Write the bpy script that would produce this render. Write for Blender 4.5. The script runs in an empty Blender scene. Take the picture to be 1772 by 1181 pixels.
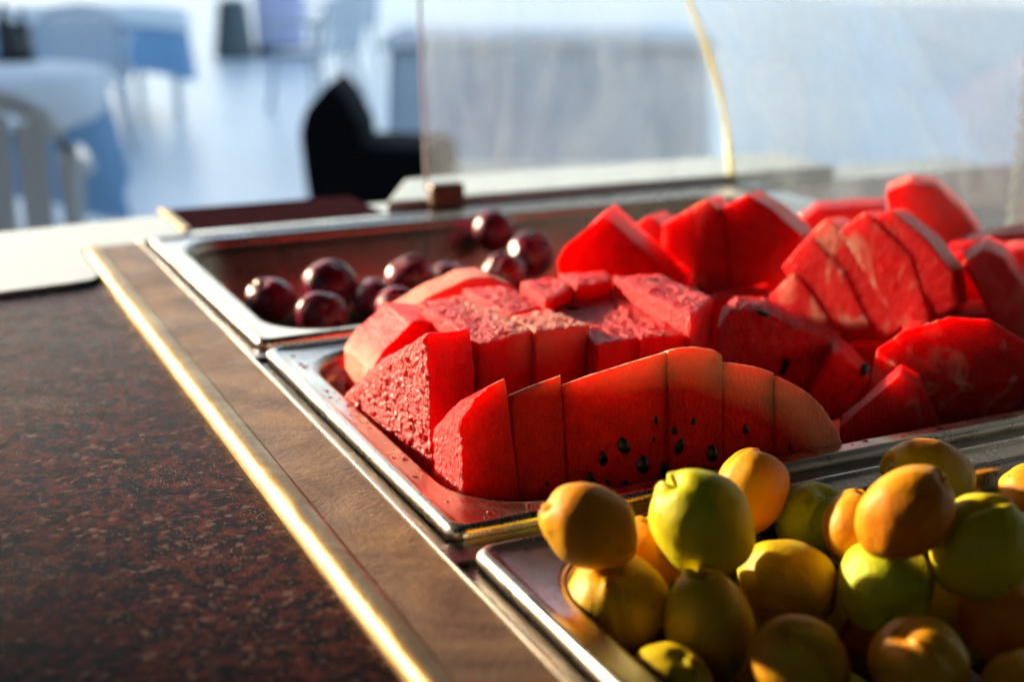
import bpy, bmesh, math, random
import numpy as np
from mathutils import Vector, Matrix, Quaternion, noise
random.seed(7)
sc = bpy.context.scene
col = sc.collection
RAD = math.radians

# ------------------------------------------------------------------ camera
CAM = Vector((0.0, 0.0, 0.25))                 # 25 cm above the pan rims, about 1.15 m above the floor
AX = Vector((0.90174358, -0.12016714, 0.41523292))   # world X, Y, Z seen in camera axes (right, down, forward)
AY = Vector((-0.43225972, -0.25771531, 0.86413793))
AZ = Vector((0.00317089, -0.95871929, -0.28433654))
FPX, CX, CY = 2265.0, 886.0, 590.5
cd = bpy.data.cameras.new('camera')
cam = bpy.data.objects.new('camera', cd); col.objects.link(cam)
right = Vector((AX[0], AY[0], AZ[0])); down = Vector((AX[1], AY[1], AZ[1])); fwd = Vector((AX[2], AY[2], AZ[2]))
m = Matrix((right, -down, -fwd)).transposed().to_4x4(); m.translation = CAM
cam.matrix_world = m
cd.sensor_width = 36; cd.lens = FPX / 1772 * 36
cd.clip_start = 0.02; cd.clip_end = 500
cd.dof.use_dof = True; cd.dof.focus_distance = 0.655; cd.dof.aperture_fstop = 4.7; cd.dof.aperture_blades = 0
sc.camera = cam

# ------------------------------------------------------------------ light
SUN_AZ, SUN_EL = 33.0, 14.5                    # degrees from +Y towards -X; above the horizon
sdir = Vector((-math.sin(RAD(SUN_AZ)) * math.cos(RAD(SUN_EL)), math.cos(RAD(SUN_AZ)) * math.cos(RAD(SUN_EL)), math.sin(RAD(SUN_EL))))
w = bpy.data.worlds.new('World'); sc.world = w; w.use_nodes = True
nt = w.node_tree; bg = nt.nodes['Background']
sky = nt.nodes.new('ShaderNodeTexSky'); sky.sky_type = 'NISHITA'; sky.sun_disc = False
sky.sun_elevation = RAD(SUN_EL); sky.sun_rotation = RAD(-SUN_AZ); sky.air_density = 1.0; sky.dust_density = 2.2; sky.ozone_density = 1.0
nt.links.new(sky.outputs[0], bg.inputs[0]); bg.inputs[1].default_value = 0.15
sl = bpy.data.lights.new('sun', 'SUN'); sl.energy = 4.2; sl.angle = RAD(1.8); sl.color = (1.0, 0.80, 0.55)
so = bpy.data.objects.new('sun', sl); col.objects.link(so); so.location = sdir * 20
so.rotation_euler = (-sdir).to_track_quat('-Z', 'Y').to_euler()
vs = sc.view_settings; vs.view_transform = 'Standard'; vs.look = 'None'; vs.gamma = 1; vs.use_curve_mapping = False
vs.exposure = 1.6
sc.render.engine = 'CYCLES'
sc.cycles.use_denoising = True
sc.cycles.max_bounces = 7; sc.cycles.diffuse_bounces = 3; sc.cycles.glossy_bounces = 4; sc.cycles.transmission_bounces = 4; sc.cycles.transparent_max_bounces = 8
sc.cycles.use_adaptive_sampling = True; sc.cycles.adaptive_threshold = 0.03
sc.cycles.caustics_reflective = False; sc.cycles.caustics_refractive = False
sc.cycles.sample_clamp_indirect = 6

# ------------------------------------------------------------------ measuring helpers (points of the real place)
def ray(px, py):
    v = Vector((px - CX, py - CY, FPX))
    return Vector((AX.dot(v), AY.dot(v), AZ.dot(v)))
def at(px, py, Y):                              # the point at that sight line on the upright plane y = Y
    r = ray(px, py); return CAM + r * (Y / r.y)
def onz(px, py, z):                             # ... on the level plane z
    r = ray(px, py); return CAM + r * ((z - CAM.z) / r.z)
def onp(px, py, P, N):
    r = ray(px, py); return CAM + r * ((P - CAM).dot(N) / r.dot(N))

# ------------------------------------------------------------------ object helpers
def tag(o, label=None, cat=None, group=None, kind=None):
    if label: o['label'] = label
    if cat: o['category'] = cat
    if group: o['group'] = group
    if kind: o['kind'] = kind
    return o
def empty(name, loc=(0, 0, 0), rz=0):
    o = bpy.data.objects.new(name, None); col.objects.link(o)
    o.location = loc; o.rotation_euler = (0, 0, rz); o.empty_display_size = 0.05
    return o
def link(name, me, mat=None, parent=None, loc=None):
    o = bpy.data.objects.new(name, me); col.objects.link(o)
    if mat and not me.materials: me.materials.append(mat)
    if parent: o.parent = parent
    if loc is not None: o.location = loc
    return o
def mesh(name, vs_, fs, smooth=False):
    me = bpy.data.meshes.new(name); me.from_pydata([tuple(v) for v in vs_], [], fs); me.validate(); me.update()
    if smooth:
        for p in me.polygons: p.use_smooth = True
    return me
def from_bm(bm, name, smooth=False):
    me = bpy.data.meshes.new(name); bmesh.ops.recalc_face_normals(bm, faces=bm.faces); bm.to_mesh(me); bm.free()
    if smooth:
        for p in me.polygons: p.use_smooth = True
    return me
def box_bm(x0, x1, y0, y1, z0, z1, bev=0.0, seg=2):
    bm = bmesh.new()
    bmesh.ops.create_cube(bm, size=1)
    for v in bm.verts:
        v.co = Vector((x0 + (v.co.x + .5) * (x1 - x0), y0 + (v.co.y + .5) * (y1 - y0), z0 + (v.co.z + .5) * (z1 - z0)))
    if bev: bmesh.ops.bevel(bm, geom=list(bm.edges), offset=bev, segments=seg, affect='EDGES', profile=.5)
    return bm
def box(name, x0, x1, y0, y1, z0, z1, mat, parent=None, bev=0.0, seg=2):
    return link(name, from_bm(box_bm(x0, x1, y0, y1, z0, z1, bev, seg), name), mat, parent)
def prism_bm(poly, z0, z1, bev=0.0):
    bm = bmesh.new()
    vsb = [bm.verts.new((p[0], p[1], z0)) for p in poly]
    f = bm.faces.new(vsb)
    r = bmesh.ops.extrude_face_region(bm, geom=[f])
    for v in r['geom']:
        if isinstance(v, bmesh.types.BMVert): v.co.z = z1
    if bev: bmesh.ops.bevel(bm, geom=list(bm.edges), offset=bev, segments=2, affect='EDGES', profile=.5)
    return bm
def tube(pts, rad, n=8, closed=False):
    pts = [Vector(p) for p in pts]; V = []; F = []
    rads = rad if isinstance(rad, (list, tuple)) else [rad] * len(pts)
    for i, p in enumerate(pts):
        t = (pts[min(i + 1, len(pts) - 1)] - pts[max(i - 1, 0)]).normalized()
        a = Vector((0, 0, 1)) if abs(t.z) < .9 else Vector((1, 0, 0))
        u = t.cross(a).normalized(); v = t.cross(u).normalized()
        for k in range(n):
            g = 2 * math.pi * k / n
            V.append(p + (u * math.cos(g) + v * math.sin(g)) * rads[i])
    for i in range(len(pts) - 1):
        for k in range(n):
            a = i * n + k; b = i * n + (k + 1) % n
            F.append((a, b, b + n, a + n))
    F.append(tuple(range(n))[::-1]); F.append(tuple(range((len(pts) - 1) * n, len(pts) * n)))
    return V, F
def join(parts):
    V = []; F = []
    for v, f in parts:
        o = len(V); V += list(v); F += [tuple(i + o for i in q) for q in f]
    return V, F

# ------------------------------------------------------------------ material helpers
def mat(name):
    M = bpy.data.materials.new(name); M.use_nodes = True
    return M, M.node_tree, M.node_tree.nodes['Principled BSDF']
def N(nt, t, **kw):
    n = nt.nodes.new(t)
    for k, v in kw.items():
        if hasattr(n, k): setattr(n, k, v)
    return n
def setin(n, **kw):
    for k, v in kw.items():
        n.inputs[k.replace('_', ' ')].default_value = v
def noise_n(nt, vec, scale, detail=4, rough=.55, dist=0.0):
    n = nt.nodes.new('ShaderNodeTexNoise'); n.inputs['Scale'].default_value = scale
    n.inputs['Detail'].default_value = detail; n.inputs['Roughness'].default_value = rough; n.inputs['Distortion'].default_value = dist
    if vec is not None: nt.links.new(vec, n.inputs['Vector'])
    return n
def ramp(nt, src, stops):
    r = nt.nodes.new('ShaderNodeValToRGB'); e = r.color_ramp.elements
    while len(e) < len(stops): e.new(.5)
    for el, (p, c) in zip(e, stops):
        el.position = p; el.color = (c, c, c, 1) if isinstance(c, (int, float)) else (*c, 1)
    nt.links.new(src, r.inputs[0]); return r
def mixc(nt, f, a, b, mode='MIX'):
    n = nt.nodes.new('ShaderNodeMix'); n.data_type = 'RGBA'; n.blend_type = mode
    for s, i in ((f, 0), (a, 6), (b, 7)):
        if hasattr(s, 'links'): nt.links.new(s, n.inputs[i])
        else: n.inputs[i].default_value = s if i == 0 else (*s, 1)
    return n.outputs[2]
def mth(nt, op, a, b=None, clamp=False):
    n = nt.nodes.new('ShaderNodeMath'); n.operation = op; n.use_clamp = clamp
    for i, s in enumerate((a, b)):
        if s is None: continue
        if hasattr(s, 'links'): nt.links.new(s, n.inputs[i])
        else: n.inputs[i].default_value = s
    return n.outputs[0]
def bump(nt, h, strength, dist, normal=None):
    b = nt.nodes.new('ShaderNodeBump'); b.inputs['Distance'].default_value = dist
    if hasattr(strength, 'links'): nt.links.new(strength, b.inputs['Strength'])
    else: b.inputs['Strength'].default_value = strength
    nt.links.new(h, b.inputs['Height'])
    if normal is not None: nt.links.new(normal, b.inputs['Normal'])
    return b.outputs[0]
def objvec(nt, rnd=True, k=1.0):
    tc = nt.nodes.new('ShaderNodeTexCoord')
    if not rnd: return tc.outputs['Object']
    oi = nt.nodes.new('ShaderNodeObjectInfo')
    v = nt.nodes.new('ShaderNodeVectorMath'); v.operation = 'MULTIPLY_ADD'
    nt.links.new(oi.outputs['Random'], v.inputs[0]); v.inputs[1].default_value = (3.1, 5.7, 7.3)
    if k != 1.0:
        sc_ = nt.nodes.new('ShaderNodeVectorMath'); sc_.operation = 'SCALE'; sc_.inputs['Scale'].default_value = k
        nt.links.new(tc.outputs['Object'], sc_.inputs[0]); nt.links.new(sc_.outputs[0], v.inputs[2])
    else: nt.links.new(tc.outputs['Object'], v.inputs[2])
    return v.outputs[0]

def plain(name, c, rough=.5, metal=0.0, spec=.5, var=.12, scale=40, bmp=0.0, bscale=300):
    M, t, p = mat(name); v = objvec(t)
    n = noise_n(t, v, scale, 5)
    cc = mixc(t, n.outputs[0], tuple(x * (1 - var) for x in c), tuple(min(1, x * (1 + var)) for x in c))
    t.links.new(cc, p.inputs['Base Color']); setin(p, Roughness=rough, Metallic=metal)
    p.inputs['Specular IOR Level'].default_value = spec
    if bmp:
        t.links.new(bump(t, noise_n(t, v, bscale, 6).outputs[0], bmp, .001), p.inputs['Normal'])
    return M

def make_steel(name, c, r0, r1, stain=None, stain_amt=.5, bmp=.08, metal=1.0):
    M, t, p = mat(name); tc = t.nodes.new('ShaderNodeTexCoord'); v = tc.outputs['Object']
    n = noise_n(t, v, 22, 8, .65, .6); fine = noise_n(t, v, 340, 6, .6)
    mp = t.nodes.new('ShaderNodeMapping'); mp.inputs['Scale'].default_value = (900, 40, 200); t.links.new(v, mp.inputs[0])
    scr = noise_n(t, mp.outputs[0], 1, 3)
    rr = ramp(t, n.outputs[0], [(.3, r0), (.72, r1)])
    rf = mth(t, 'ADD', rr.outputs[0], mth(t, 'MULTIPLY', mth(t, 'SUBTRACT', scr.outputs[0], .5), .18), True)
    t.links.new(rf, p.inputs['Roughness'])
    if stain:
        k = ramp(t, noise_n(t, v, 14, 9, .7, 1.2).outputs[0], [(.36, 0), (.62, stain_amt)])
        cc = mixc(t, k.outputs[0], c, stain)
        spk = ramp(t, noise_n(t, v, 700, 3).outputs[0], [(.66, 0), (.72, .7)])
        cc = mixc(t, spk.outputs[0], cc, tuple(x * .25 for x in stain))
        t.links.new(cc, p.inputs['Base Color'])
    else:
        p.inputs['Base Color'].default_value = (*c, 1)
    p.inputs['Metallic'].default_value = metal
    hh = mth(t, 'ADD', fine.outputs[0], mth(t, 'MULTIPLY', n.outputs[0], 1.5))
    t.links.new(bump(t, hh, bmp, .0012), p.inputs['Normal'])
    return M
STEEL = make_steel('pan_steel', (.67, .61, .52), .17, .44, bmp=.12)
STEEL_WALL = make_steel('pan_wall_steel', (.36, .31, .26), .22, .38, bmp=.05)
STRIP = make_steel('worn_strip_steel', (.36, .20, .080), .40, .60, stain=(.12, .050, .016), stain_amt=.95, bmp=.5, metal=.2)
RAIL = make_steel('rail_steel', (.40, .265, .115), .34, .52, stain=(.20, .105, .035), stain_amt=.85, bmp=.22)
LEDGE = make_steel('ledge_steel', (.30, .285, .26), .26, .42, bmp=.08)
DARK = plain('well_black', (.012, .011, .010), .7)

def make_granite():
    M, t, p = mat('maroon_granite'); tc = t.nodes.new('ShaderNodeTexCoord'); v = tc.outputs['Object']
    n0 = noise_n(t, v, 95, 9, .68, .3)
    base = ramp(t, n0.outputs[0], [(.36, (.007, .005, .005)), (.46, (.055, .015, .010)), (.55, (.115, .028, .017)), (.72, (.055, .016, .011))])
    vo = t.nodes.new('ShaderNodeTexVoronoi'); vo.inputs['Scale'].default_value = 300; vo.feature = 'F1'; t.links.new(v, vo.inputs['Vector'])
    wob = t.nodes.new('ShaderNodeVectorMath'); wob.operation = 'MULTIPLY_ADD'
    t.links.new(noise_n(t, v, 160, 3).outputs['Color'], wob.inputs[0]); wob.inputs[1].default_value = (.0022, .0022, .0022); t.links.new(v, wob.inputs[2])
    t.links.new(wob.outputs[0], vo.inputs['Vector'])
    sepc = t.nodes.new('ShaderNodeSeparateColor'); t.links.new(vo.outputs['Color'], sepc.inputs[0])
    g = ramp(t, sepc.outputs[0], [(.0, (.005, .005, .006)), (.36, (.007, .005, .005)), (.44, (.060, .015, .010)), (.70, (.115, .026, .016)), (.90, (.070, .020, .013)), (.965, (.20, .12, .09))])
    c1 = mixc(t, .75, base.outputs[0], g.outputs[0])
    n2 = noise_n(t, v, 330, 5, .6)
    big = noise_n(t, v, 26, 4, .6)
    fl = mth(t, 'MULTIPLY', ramp(t, n2.outputs[0], [(.60, 0), (.68, 1)]).outputs[0], ramp(t, big.outputs[0], [(.50, .05), (.64, 1)]).outputs[0])
    c2 = mixc(t, mth(t, 'MULTIPLY', fl, .6), c1, (.22, .16, .13))
    blk = ramp(t, noise_n(t, v, 130, 5, .65, .2).outputs[0], [(.50, 0), (.57, 1)])
    c2 = mixc(t, mth(t, 'MULTIPLY', blk.outputs[0], .85), c2, (.006, .0055, .006))
    gry = ramp(t, noise_n(t, v, 210, 4, .6).outputs[0], [(.62, 0), (.68, 1)])
    c2 = mixc(t, mth(t, 'MULTIPLY', gry.outputs[0], .55), c2, (.12, .105, .105))
    sc1 = ramp(t, noise_n(t, v, 15, 3, .5, .6).outputs[0], [(.60, 0), (.70, 1)])
    sc2 = ramp(t, noise_n(t, v, 480, 5, .75).outputs[0], [(.50, 0), (.62, 1)])
    c2 = mixc(t, mth(t, 'MULTIPLY', mth(t, 'MULTIPLY', sc1.outputs[0], sc2.outputs[0]), .8), c2, (.30, .25, .22))
    t.links.new(c2, p.inputs['Base Color'])
    r = ramp(t, noise_n(t, v, 60, 7, .7).outputs[0], [(.3, .16), (.7, .36)])
    t.links.new(r.outputs[0], p.inputs['Roughness'])
    p.inputs['Specular IOR Level'].default_value = .015
    h = mth(t, 'ADD', mth(t, 'MULTIPLY', n2.outputs[0], .8), noise_n(t, v, 1400, 3).outputs[0])
    t.links.new(bump(t, h, .22, .0006), p.inputs['Normal'])
    return M
GRANITE = make_granite()

def make_melon():
    M, t, p = mat('watermelon_flesh'); v = objvec(t)
    def attr(nm):
        a = t.nodes.new('ShaderNodeAttribute'); a.attribute_name = nm; return a.outputs['Fac']
    pale, blotch, rough = attr('pale'), attr('blotch'), attr('rough')
    mv = t.nodes.new('ShaderNodeMapping'); mv.inputs['Scale'].default_value = (1.0, 1.0, .5); mv.inputs['Rotation'].default_value = (.2, .7, .3); t.links.new(v, mv.inputs[0])
    n1 = noise_n(t, mv.outputs[0], 40, 4, .5, 1.0)
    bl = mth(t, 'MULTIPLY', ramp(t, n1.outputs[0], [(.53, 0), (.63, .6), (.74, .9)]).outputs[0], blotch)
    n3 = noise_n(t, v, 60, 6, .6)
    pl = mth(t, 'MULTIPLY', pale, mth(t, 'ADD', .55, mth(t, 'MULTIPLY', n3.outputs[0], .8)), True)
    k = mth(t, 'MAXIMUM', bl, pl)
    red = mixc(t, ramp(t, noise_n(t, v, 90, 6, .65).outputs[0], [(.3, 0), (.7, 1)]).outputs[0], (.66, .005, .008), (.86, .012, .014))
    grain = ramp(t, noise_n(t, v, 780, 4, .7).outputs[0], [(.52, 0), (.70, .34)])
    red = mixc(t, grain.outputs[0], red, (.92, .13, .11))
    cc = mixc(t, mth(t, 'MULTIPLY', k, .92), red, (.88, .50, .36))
    t.links.new(cc, p.inputs['Base Color'])
    vo = t.nodes.new('ShaderNodeTexVoronoi'); vo.feature = 'SMOOTH_F1'; vo.inputs['Scale'].default_value = 560; vo.inputs['Smoothness'].default_value = .5
    wv = t.nodes.new('ShaderNodeMapping'); wv.inputs['Scale'].default_value = (1, 1, .6); t.links.new(v, wv.inputs[0]); t.links.new(wv.outputs[0], vo.inputs['Vector'])
    n5 = noise_n(t, v, 300, 8, .75, .5)
    h = mth(t, 'ADD', mth(t, 'MULTIPLY', vo.outputs['Distance'], 1.1), mth(t, 'MULTIPLY', n5.outputs[0], 1.2))
    st = mth(t, 'ADD', .22, mth(t, 'MULTIPLY', rough, .75), True)
    b1 = bump(t, h, st, .0022)
    t.links.new(b1, p.inputs['Normal'])
    rg = ramp(t, n5.outputs[0], [(.3, .22), (.7, .42)])
    t.links.new(rg.outputs[0], p.inputs['Roughness'])
    t.links.new(mth(t, 'SUBTRACT', .92, mth(t, 'MULTIPLY', rough, .40)), p.inputs['Subsurface Weight'])
    p.inputs['Subsurface Radius'].default_value = (1.0, .10, .07)
    p.inputs['Subsurface Scale'].default_value = .03
    t.links.new(mth(t, 'ADD', .05, mth(t, 'MULTIPLY', rough, .36)), p.inputs['Specular IOR Level'])
    return M
MELON = make_melon()
SEED = plain('melon_seed', (.006, .0035, .003), .3, var=.5, spec=.3)

def make_apricot():
    M, t, p = mat('apricot_skin'); v = objvec(t, True, .02)
    tc = t.nodes.new('ShaderNodeTexCoord'); oi = t.nodes.new('ShaderNodeObjectInfo')
    sep = t.nodes.new('ShaderNodeSeparateColor'); t.links.new(oi.outputs['Color'], sep.inputs[0])
    green, blush = sep.outputs[0], sep.outputs[1]
    base = mixc(t, green, (.76, .37, .008), (.48, .57, .010))
    sx = t.nodes.new('ShaderNodeSeparateXYZ'); t.links.new(tc.outputs['Object'], sx.inputs[0])
    side = mth(t, 'ADD', mth(t, 'MULTIPLY', sx.outputs[0], .42), mth(t, 'MULTIPLY', noise_n(t, v, 42, 5).outputs[0], 1.0))
    bk = mth(t, 'MULTIPLY', ramp(t, side, [(.18, 0), (.78, 1)]).outputs[0], blush)
    c = mixc(t, bk, base, (.74, .19, .008))
    c = mixc(t, mth(t, 'MULTIPLY', ramp(t, noise_n(t, v, 85, 5).outputs[0], [(.45, 0), (.75, 1)]).outputs[0], .3), c, (.48, .30, .015))
    vo = t.nodes.new('ShaderNodeTexVoronoi'); vo.inputs['Scale'].default_value = 85; t.links.new(v, vo.inputs['Vector'])
    dot = ramp(t, vo.outputs['Distance'], [(.07, 1), (.12, 0)])
    keep = ramp(t, noise_n(t, v, 45, 2).outputs[0], [(.52, 0), (.56, 1)])
    c = mixc(t, mth(t, 'MULTIPLY', mth(t, 'MULTIPLY', dot.outputs[0], keep.outputs[0]), .85), c, (.05, .018, .008))
    t.links.new(c, p.inputs['Base Color'])
    setin(p, Roughness=.46); p.inputs['Specular IOR Level'].default_value = .22
    p.inputs['Subsurface Weight'].default_value = .35; p.inputs['Subsurface Radius'].default_value = (1, .5, .08); p.inputs['Subsurface Scale'].default_value = .005
    h = mth(t, 'ADD', noise_n(t, v, 55, 4).outputs[0], mth(t, 'MULTIPLY', noise_n(t, v, 900, 3).outputs[0], .12))
    t.links.new(bump(t, h, .12, .08), p.inputs['Normal'])
    return M
APRICOT = make_apricot()

def make_plum():
    M, t, p = mat('plum_skin'); v = objvec(t, True, .02)
    n = noise_n(t, v, 50, 6, .6)
    c = mixc(t, ramp(t, n.outputs[0], [(.35, 0), (.68, 1)]).outputs[0], (.055, .003, .018), (.34, .008, .052))
    sp = ramp(t, noise_n(t, v, 500, 2).outputs[0], [(.68, 0), (.74, .5)])
    c = mixc(t, sp.outputs[0], c, (.35, .10, .08))
    bm_ = ramp(t, noise_n(t, v, 32, 6, .6).outputs[0], [(.50, 0), (.70, .22)])
    c = mixc(t, bm_.outputs[0], c, (.34, .22, .30))
    t.links.new(c, p.inputs['Base Color']); t.links.new(mth(t, 'ADD', .26, bm_.outputs[0]), p.inputs['Roughness'])
    p.inputs['Subsurface Weight'].default_value = .25; p.inputs['Subsurface Radius'].default_value = (1, .1, .1); p.inputs['Subsurface Scale'].default_value = .004
    p.inputs['Coat Weight'].default_value = .08; p.inputs['Coat Roughness'].default_value = .18
    t.links.new(bump(t, noise_n(t, v, 120, 4).outputs[0], .12, .05), p.inputs['Normal'])
    return M
PLUM = make_plum()

def make_acrylic(name, haze, tint, sc_=3.0):
    M = bpy.data.materials.new(name); M.use_nodes = True; t = M.node_tree
    t.nodes.remove(t.nodes['Principled BSDF']); out = t.nodes['Material Output']
    tc = t.nodes.new('ShaderNodeTexCoord'); v = tc.outputs['Object']
    tr = t.nodes.new('ShaderNodeBsdfTransparent'); tr.inputs[0].default_value = (.95, .97, .98, 1)
    df = t.nodes.new('ShaderNodeBsdfDiffuse'); df.inputs[0].default_value = (*tint, 1)
    tl = t.nodes.new('ShaderNodeBsdfTranslucent'); tl.inputs[0].default_value = (*tint, 1)
    gl = t.nodes.new('ShaderNodeBsdfGlossy'); gl.inputs['Roughness'].default_value = .10
    m1 = t.nodes.new('ShaderNodeMixShader'); m1.inputs[0].default_value = .5
    t.links.new(df.outputs[0], m1.inputs[1]); t.links.new(tl.outputs[0], m1.inputs[2])
    mp = t.nodes.new('ShaderNodeMapping'); mp.inputs['Scale'].default_value = (1, 1, .35); mp.inputs['Rotation'].default_value = (.3, .5, 0); t.links.new(v, mp.inputs[0])
    n = noise_n(t, mp.outputs[0], sc_ * 6, 7, .62, 1.0)
    spk = ramp(t, noise_n(t, v, 420, 2).outputs[0], [(.73, 0), (.78, .5)])
    hz = mth(t, 'ADD', ramp(t, n.outputs[0], [(.34, haze * .55), (.68, haze * 1.6)]).outputs[0], spk.outputs[0], True)
    m2 = t.nodes.new('ShaderNodeMixShader'); t.links.new(hz, m2.inputs[0]); t.links.new(tr.outputs[0], m2.inputs[1]); t.links.new(m1.outputs[0], m2.inputs[2])
    fr = t.nodes.new('ShaderNodeFresnel'); fr.inputs[0].default_value = 1.49
    m3 = t.nodes.new('ShaderNodeMixShader'); t.links.new(mth(t, 'MULTIPLY', fr.outputs[0], .16), m3.inputs[0]); t.links.new(m2.outputs[0], m3.inputs[1]); t.links.new(gl.outputs[0], m3.inputs[2])
    t.links.new(m3.outputs[0], out.inputs[0])
    return M
ACRYLIC = make_acrylic('clear_acrylic', .085, (.70, .80, .92))
GLUE = plain('yellowed_glue', (.92, .80, .48), .35, var=.15, scale=90)
_p = GLUE.node_tree.nodes['Principled BSDF']; _p.inputs['Subsurface Weight'].default_value = 1; _p.inputs['Subsurface Radius'].default_value = (1, .8, .5); _p.inputs['Subsurface Scale'].default_value = .02
EDGE_HIGHLIGHT = plain('acrylic_edge_highlight', (.80, .84, .86), .2)  # pale colour standing in for the highlight on the guard's edge
WHITE_BOARD = plain('white_board', (.50, .57, .60), .32, var=.05, scale=12, bmp=.05)
WHITE_PLASTIC = plain('white_plastic', (.62, .66, .70), .38, var=.04)
BROWN = plain('brown_clip', (.10, .045, .02), .45, var=.3, scale=80, bmp=.2)
BRASS = make_steel('brass_trim', (.42, .28, .13), .34, .5)
CLOTH_WHITE = plain('white_cloth', (.84, .88, .91), .8, var=.04)
CLOTH_BLUE = plain('blue_cloth', (.22, .40, .62), .85, var=.15, scale=8)
CLOTH_GREY = plain('grey_blue_cloth', (.58, .64, .70), .85, var=.18, scale=6)
BLACK = plain('black_leather', (.004, .0045, .006), .9, var=.3, spec=.1)
WALLM = plain('plaster', (.32, .31, .30), .9, var=.05, scale=2)

# ------------------------------------------------------------------ setting
FZ = -0.90
def make_floor_mat():
    M, t, p = mat('pale_tiles'); tc = t.nodes.new('ShaderNodeTexCoord'); v = tc.outputs['Object']
    n = noise_n(t, v, .5, 5, .55)
    c = mixc(t, ramp(t, n.outputs[0], [(.3, 0), (.7, 1)]).outputs[0], (.66, .78, .83), (.80, .88, .90))
    br = t.nodes.new('ShaderNodeTexBrick'); br.inputs['Scale'].default_value = 2.2; br.offset = 0; t.links.new(v, br.inputs['Vector'])
    br.inputs['Brick Width'].default_value = 1; br.inputs['Row Height'].default_value = 1; br.inputs['Mortar Size'].default_value = .012
    c = mixc(t, mth(t, 'MULTIPLY', br.outputs['Fac'], .35), c, (.35, .42, .50))
    t.links.new(c, p.inputs['Base Color']); setin(p, Roughness=.34)
    return M
fl = link('floor', mesh('floor', [(-40, -20, FZ), (120, -20, FZ), (120, 160, FZ), (-40, 160, FZ)], [(0, 1, 2, 3)]), make_floor_mat())
tag(fl, kind='structure')
# unseen wall added to shade the floor; its gap lets sun reach the counter
WX = -2.6
bmw = bmesh.new()
def add_box(bm, x0, x1, y0, y1, z0, z1):
    b = box_bm(x0, x1, y0, y1, z0, z1); me = bpy.data.meshes.new('t'); b.to_mesh(me); b.free(); bm.from_mesh(me); bpy.data.meshes.remove(me)
OY0, OY1, OZ0, OZ1 = 4.62, 7.6, 0.60, 3.0
add_box(bmw, WX - .25, WX, -2.0, OY0, FZ, 12); add_box(bmw, WX - .25, WX, OY1, 75, FZ, 12)
add_box(bmw, WX - .25, WX, OY0 + .001, OY1 - .001, FZ, OZ0); add_box(bmw, WX - .25, WX, OY0 + .001, OY1 - .001, OZ1, 12)
wl = link('wall', from_bm(bmw, 'wall'), WALLM); tag(wl, 'unseen plastered wall added to shade the terrace, with a gap for the sun', 'wall', kind='structure')

# overhead sheet and back wall, added out of view to keep sky off the food
cn = link('added_canopy', from_bm(prism_bm([(-1.5, -2.39), (6.0, -2.39), (6.0, 2.9), (-1.5, 2.9)], 1.25, 1.29), 'added_canopy'), plain('canvas', (.05, .045, .04), .9)); tag(cn, kind='structure')
hw = link('added_back_wall', from_bm(box_bm(-2.6, 4.5, -2.6, -2.4, FZ, 3.2), 'added_back_wall'), plain('back_wall_render', (.22, .185, .15), .9)); tag(hw, kind='structure')

# ------------------------------------------------------------------ counter
PX0, PX1 = .208, .838
counter = empty('buffet_counter', (0, 0, FZ)); tag(counter, 'buffet counter with maroon granite top and steel well for the fruit pans', 'counter')
def cpart(name, me, mat_, parent=counter):
    o = link(name, me, mat_); o.parent = parent
    o.matrix_parent_inverse = parent.matrix_world.inverted() if parent is not counter else Matrix.Translation((0, 0, -FZ))
    return o
def cbox(name, x0, x1, y0, y1, z0, z1, m_, bev=0, parent=counter):
    return cpart(name, from_bm(box_bm(x0, x1, y0, y1, z0, z1, bev), name), m_, parent)
cbox('granite_slab', -1.1, .149, -.5, 1.305, -.034, -.004, GRANITE, .002)
cbox('granite_strip', .252, .447, 1.2165, 1.335, -.034, -.0008, plain('strip_granite', (.036, .014, .021), .6, spec=.0, var=.7, scale=110), .0015)
cbox('back_top', .149, 1.3, 1.2165, 1.334, -.05, -.012, WHITE_BOARD)
cbox('side_top', .90, 1.3, -.5, 1.215, -.034, -.004, GRANITE, .002)
cbox('front_top', .150, .8995, -.5, .090, -.034, -.004, GRANITE, .002)
cbox('cabinet', -1.06, 1.26, -.46, 1.29, FZ + .1, -.25, plain('cabinet_wood', (.09, .045, .025), .5, var=.3, scale=6))
cbox('plinth', -1.0, 1.2, -.4, 1.23, FZ, FZ + .1, DARK)
cbox('well', .1495, .8995, .095, 1.2155, -.25, -.12, DARK)
# worn strip, rail, lip and ledge along the left of the well
cbox('worn_strip', .160, .1936, .095, 1.166, -.02, .0032, STRIP, .0006)
def rail_mesh():
    V = []; F = []; n = 14; ys = [.08 + i * (1.162 - .08) / 60 for i in range(61)]
    for y in ys:
        for k in range(n + 1):
            a = math.pi * (1.08 - 1.16 * k / n)
            rr = .0085 + .0002 * noise.noise((y * 14, k * .2, 0))
            V.append((.1545 + rr * math.cos(a), y, -.0035 + rr * math.sin(a) * 1.02))
    for i in range(60):
        for k in range(n):
            a = i * (n + 1) + k; F.append((a, a + 1, a + n + 2, a + n + 1))
    F.append(tuple(range(n + 1))[::-1]); F.append(tuple(range(60 * (n + 1), 61 * (n + 1))))
    me = mesh('rail', V, F, True)
    return me
cpart('rail', rail_mesh(), RAIL)
cbox('lip', .1939, .1957, .095, 1.186, -.02, .0040, STEEL, .0005)
cbox('ledge', .1960, .2165, .095, 1.19, -.03, -.0065, LEDGE, .0005)
cbox('back_flange', .1960, .8995, 1.1925, 1.2155, -.02, -.0008, STEEL, .0008)
cbox('right_ledge', .842, .8995, .095, 1.192, -.03, -.0045, STEEL, .0006)
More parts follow.
